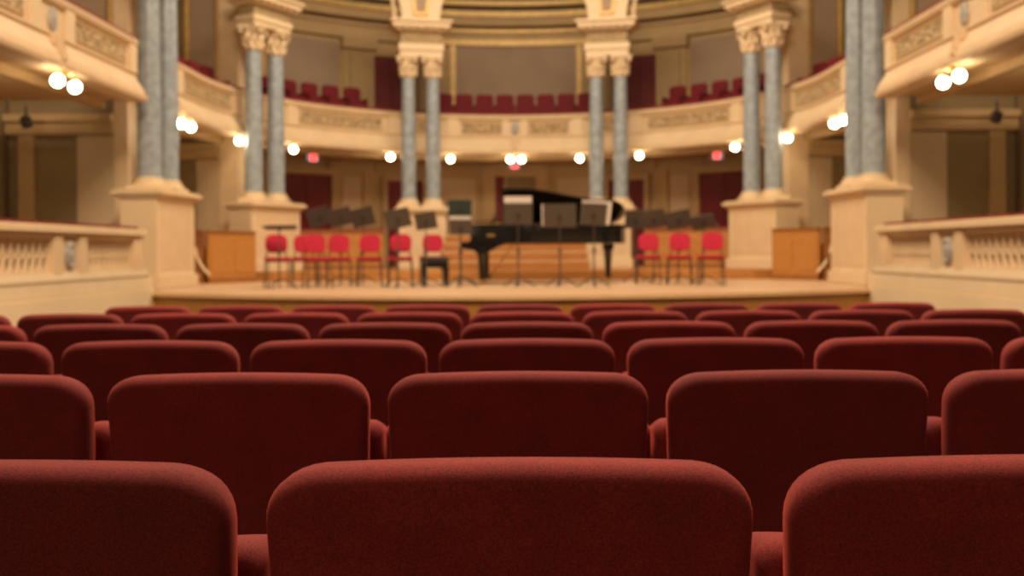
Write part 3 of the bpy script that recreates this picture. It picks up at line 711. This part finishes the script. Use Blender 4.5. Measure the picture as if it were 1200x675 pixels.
def armrest(t, sx):
    x_ = sx*(PITCH/2-.0385); w = .035; z = SH-.116
    sec = [(.112,-.034,.55),(.114,-.018,.8),(.121,-.006,.94),(.135,0,1),(.17,-.003,1),(.24,-.022,1),(.32,-.05,1),(.40,-.08,1),(.455,-.105,.97),(.475,-.118,.85),(.484,-.13,.55)]
    vs = []; n = 18
    for y_, dz, q in sec:
        zt_ = z+dz; zb_ = z-.17*(.6+.4*q); r_ = .026*q
        pts = []
        for cx_, cz_, a0 in ((w*q-r_,zt_-r_,0),(-w*q+r_,zt_-r_,90),(-w*q+r_*.4,zb_+r_*.4,180),(w*q-r_*.4,zb_+r_*.4,270)):
            rr_ = r_ if a0 < 180 else r_*.4
            for i in range(6): pts.append((x_+cx_+rr_*cos(R(a0+18*i)), y_, cz_+rr_*sin(R(a0+18*i))))
        vs += pts
    n = 24; L = len(sec)
    fs = [(j*n+i, j*n+(i+1)%n, (j+1)*n+(i+1)%n, (j+1)*n+i) for j in range(L-1) for i in range(n)] + [tuple(range(n)), tuple(range((L-1)*n, L*n))]
    MB().add(vs, fs).build('armrest', M['red'], t, smooth='all')
    MB().prism([(.17,0),(.40,0),(.44,SH-.289),(.18,SH-.289)], 'x', x_-.02, x_+.02).build('side_standard', M['red'], t, bevel=.008)
    MB().box(x_-.03,x_+.03,.12,.44,0,.02).build('foot_plate', M['iron'], t)
st0 = theatre_seat(); armrest(st0, 1); armrest(st0, -1)
ROWS = [  # distance of the row, pixel x of the seat centres at the rear face, number of seats and index offset
    (1.07, 595, -1, 1), (2.03, 606, -2, 2), (3.03, 617, -3, 3), (4.03, 617, -4, 3), (5.08, 611.5, -5, 5), (6.18, 609, -4, 4)]
RN = ['first row from camera','second row from camera','third row from camera','fourth row from camera','fifth row from camera','last row before the stage']
u0 = u1 = False
for ri, (D, pxc, a, b_n) in enumerate(ROWS):
    xc = groundx(pxc, D); tot = b_n-a+1
    for k in range(a, b_n+1):
        x_ = xc + k*PITCH
        o = st0 if not u0 else copy_tree(st0); u0 = True
        y_ = D
        o.location = (x_, y_, hall_z(D)); o.rotation_euler = (0,0,0)
        i = k-a
        if k == 0: pos = 'in the middle of it'
        else: pos = f'{ORD[abs(k)-1]} past the middle, {SIDE[-1 if k<0 else 1]}'
        o['label'] = f'red velvet seat, {RN[ri]}, {pos}'

# ------------------------------------------------------------------ lights
def area(name, loc, target, size, energy, colr, size_y=None):
    l = bpy.data.lights.new(name, 'AREA'); l.energy = energy; l.color = colr; l.size = size
    if size_y: l.shape = 'RECTANGLE'; l.size_y = size_y
    o = bpy.data.objects.new(name, l); col.objects.link(o); o.location = loc
    o.rotation_euler = (Vector(target)-Vector(loc)).to_track_quat('-Z','Y').to_euler(); o['kind'] = 'helper'
    return o
WARM = (1,.80,.55)
area('stage_light', (0,18,10.5), (0,18.6,0), 6, 1120, (1,.82,.60), 3)
area('hall_light', (0,5,11), (0,5.4,0), 5, 2100, (1,.75,.52), 5)
area('front_light', (0,3,10.5), (0,26,3), 5, 600, (1,.78,.55), 2)
area('rear_fill', (-1.5,-5,5), (0,3,.6), 3, 90, (1,.70,.42), 2)  # soft fill added behind the camera to lift the seat backs
for s in (-1, 1):
    for nm, loc, e in (('box_fill', (s*7.9, 13.2, 3.15), 60), ('aisle_fill', (s*7.9, 19.2, 3.1), 28)):  # unseen fill lights added to brighten walls and soffits under the balconies
        pl = bpy.data.lights.new(nm, 'POINT'); pl.energy = e; pl.color = (1,.76,.46); pl.shadow_soft_size = .12
        o = bpy.data.objects.new(nm, pl); col.objects.link(o); o.location = loc; o['kind'] = 'helper'
w = bpy.data.worlds.new('hall_ambient'); scn.world = w; w.use_nodes = True
w.node_tree.nodes['Background'].inputs[0].default_value = (1,.74,.47,1); w.node_tree.nodes['Background'].inputs[1].default_value = .06

# ------------------------------------------------------------------ camera
cd = bpy.data.cameras.new('camera'); cam = bpy.data.objects.new('camera', cd); col.objects.link(cam)
cd.sensor_width = 36; cd.lens = 36*F/1200
cam.matrix_world = Matrix.Translation((CX,0,EYE)) @ Matrix.Rotation(pi/2,4,'X') @ Matrix.Rotation(-ROLL,4,'Z')
cd.shift_x = (600-VPX)/1200; cd.shift_y = (VPY-337.5)/1200
cd.clip_start = .05
cd.dof.use_dof = True; cd.dof.focus_distance = 1.35; cd.dof.aperture_fstop = 4.5
scn.camera = cam
scn.view_settings.view_transform = 'Standard'
scn.view_settings.look = 'None'
scn.view_settings.exposure = 0
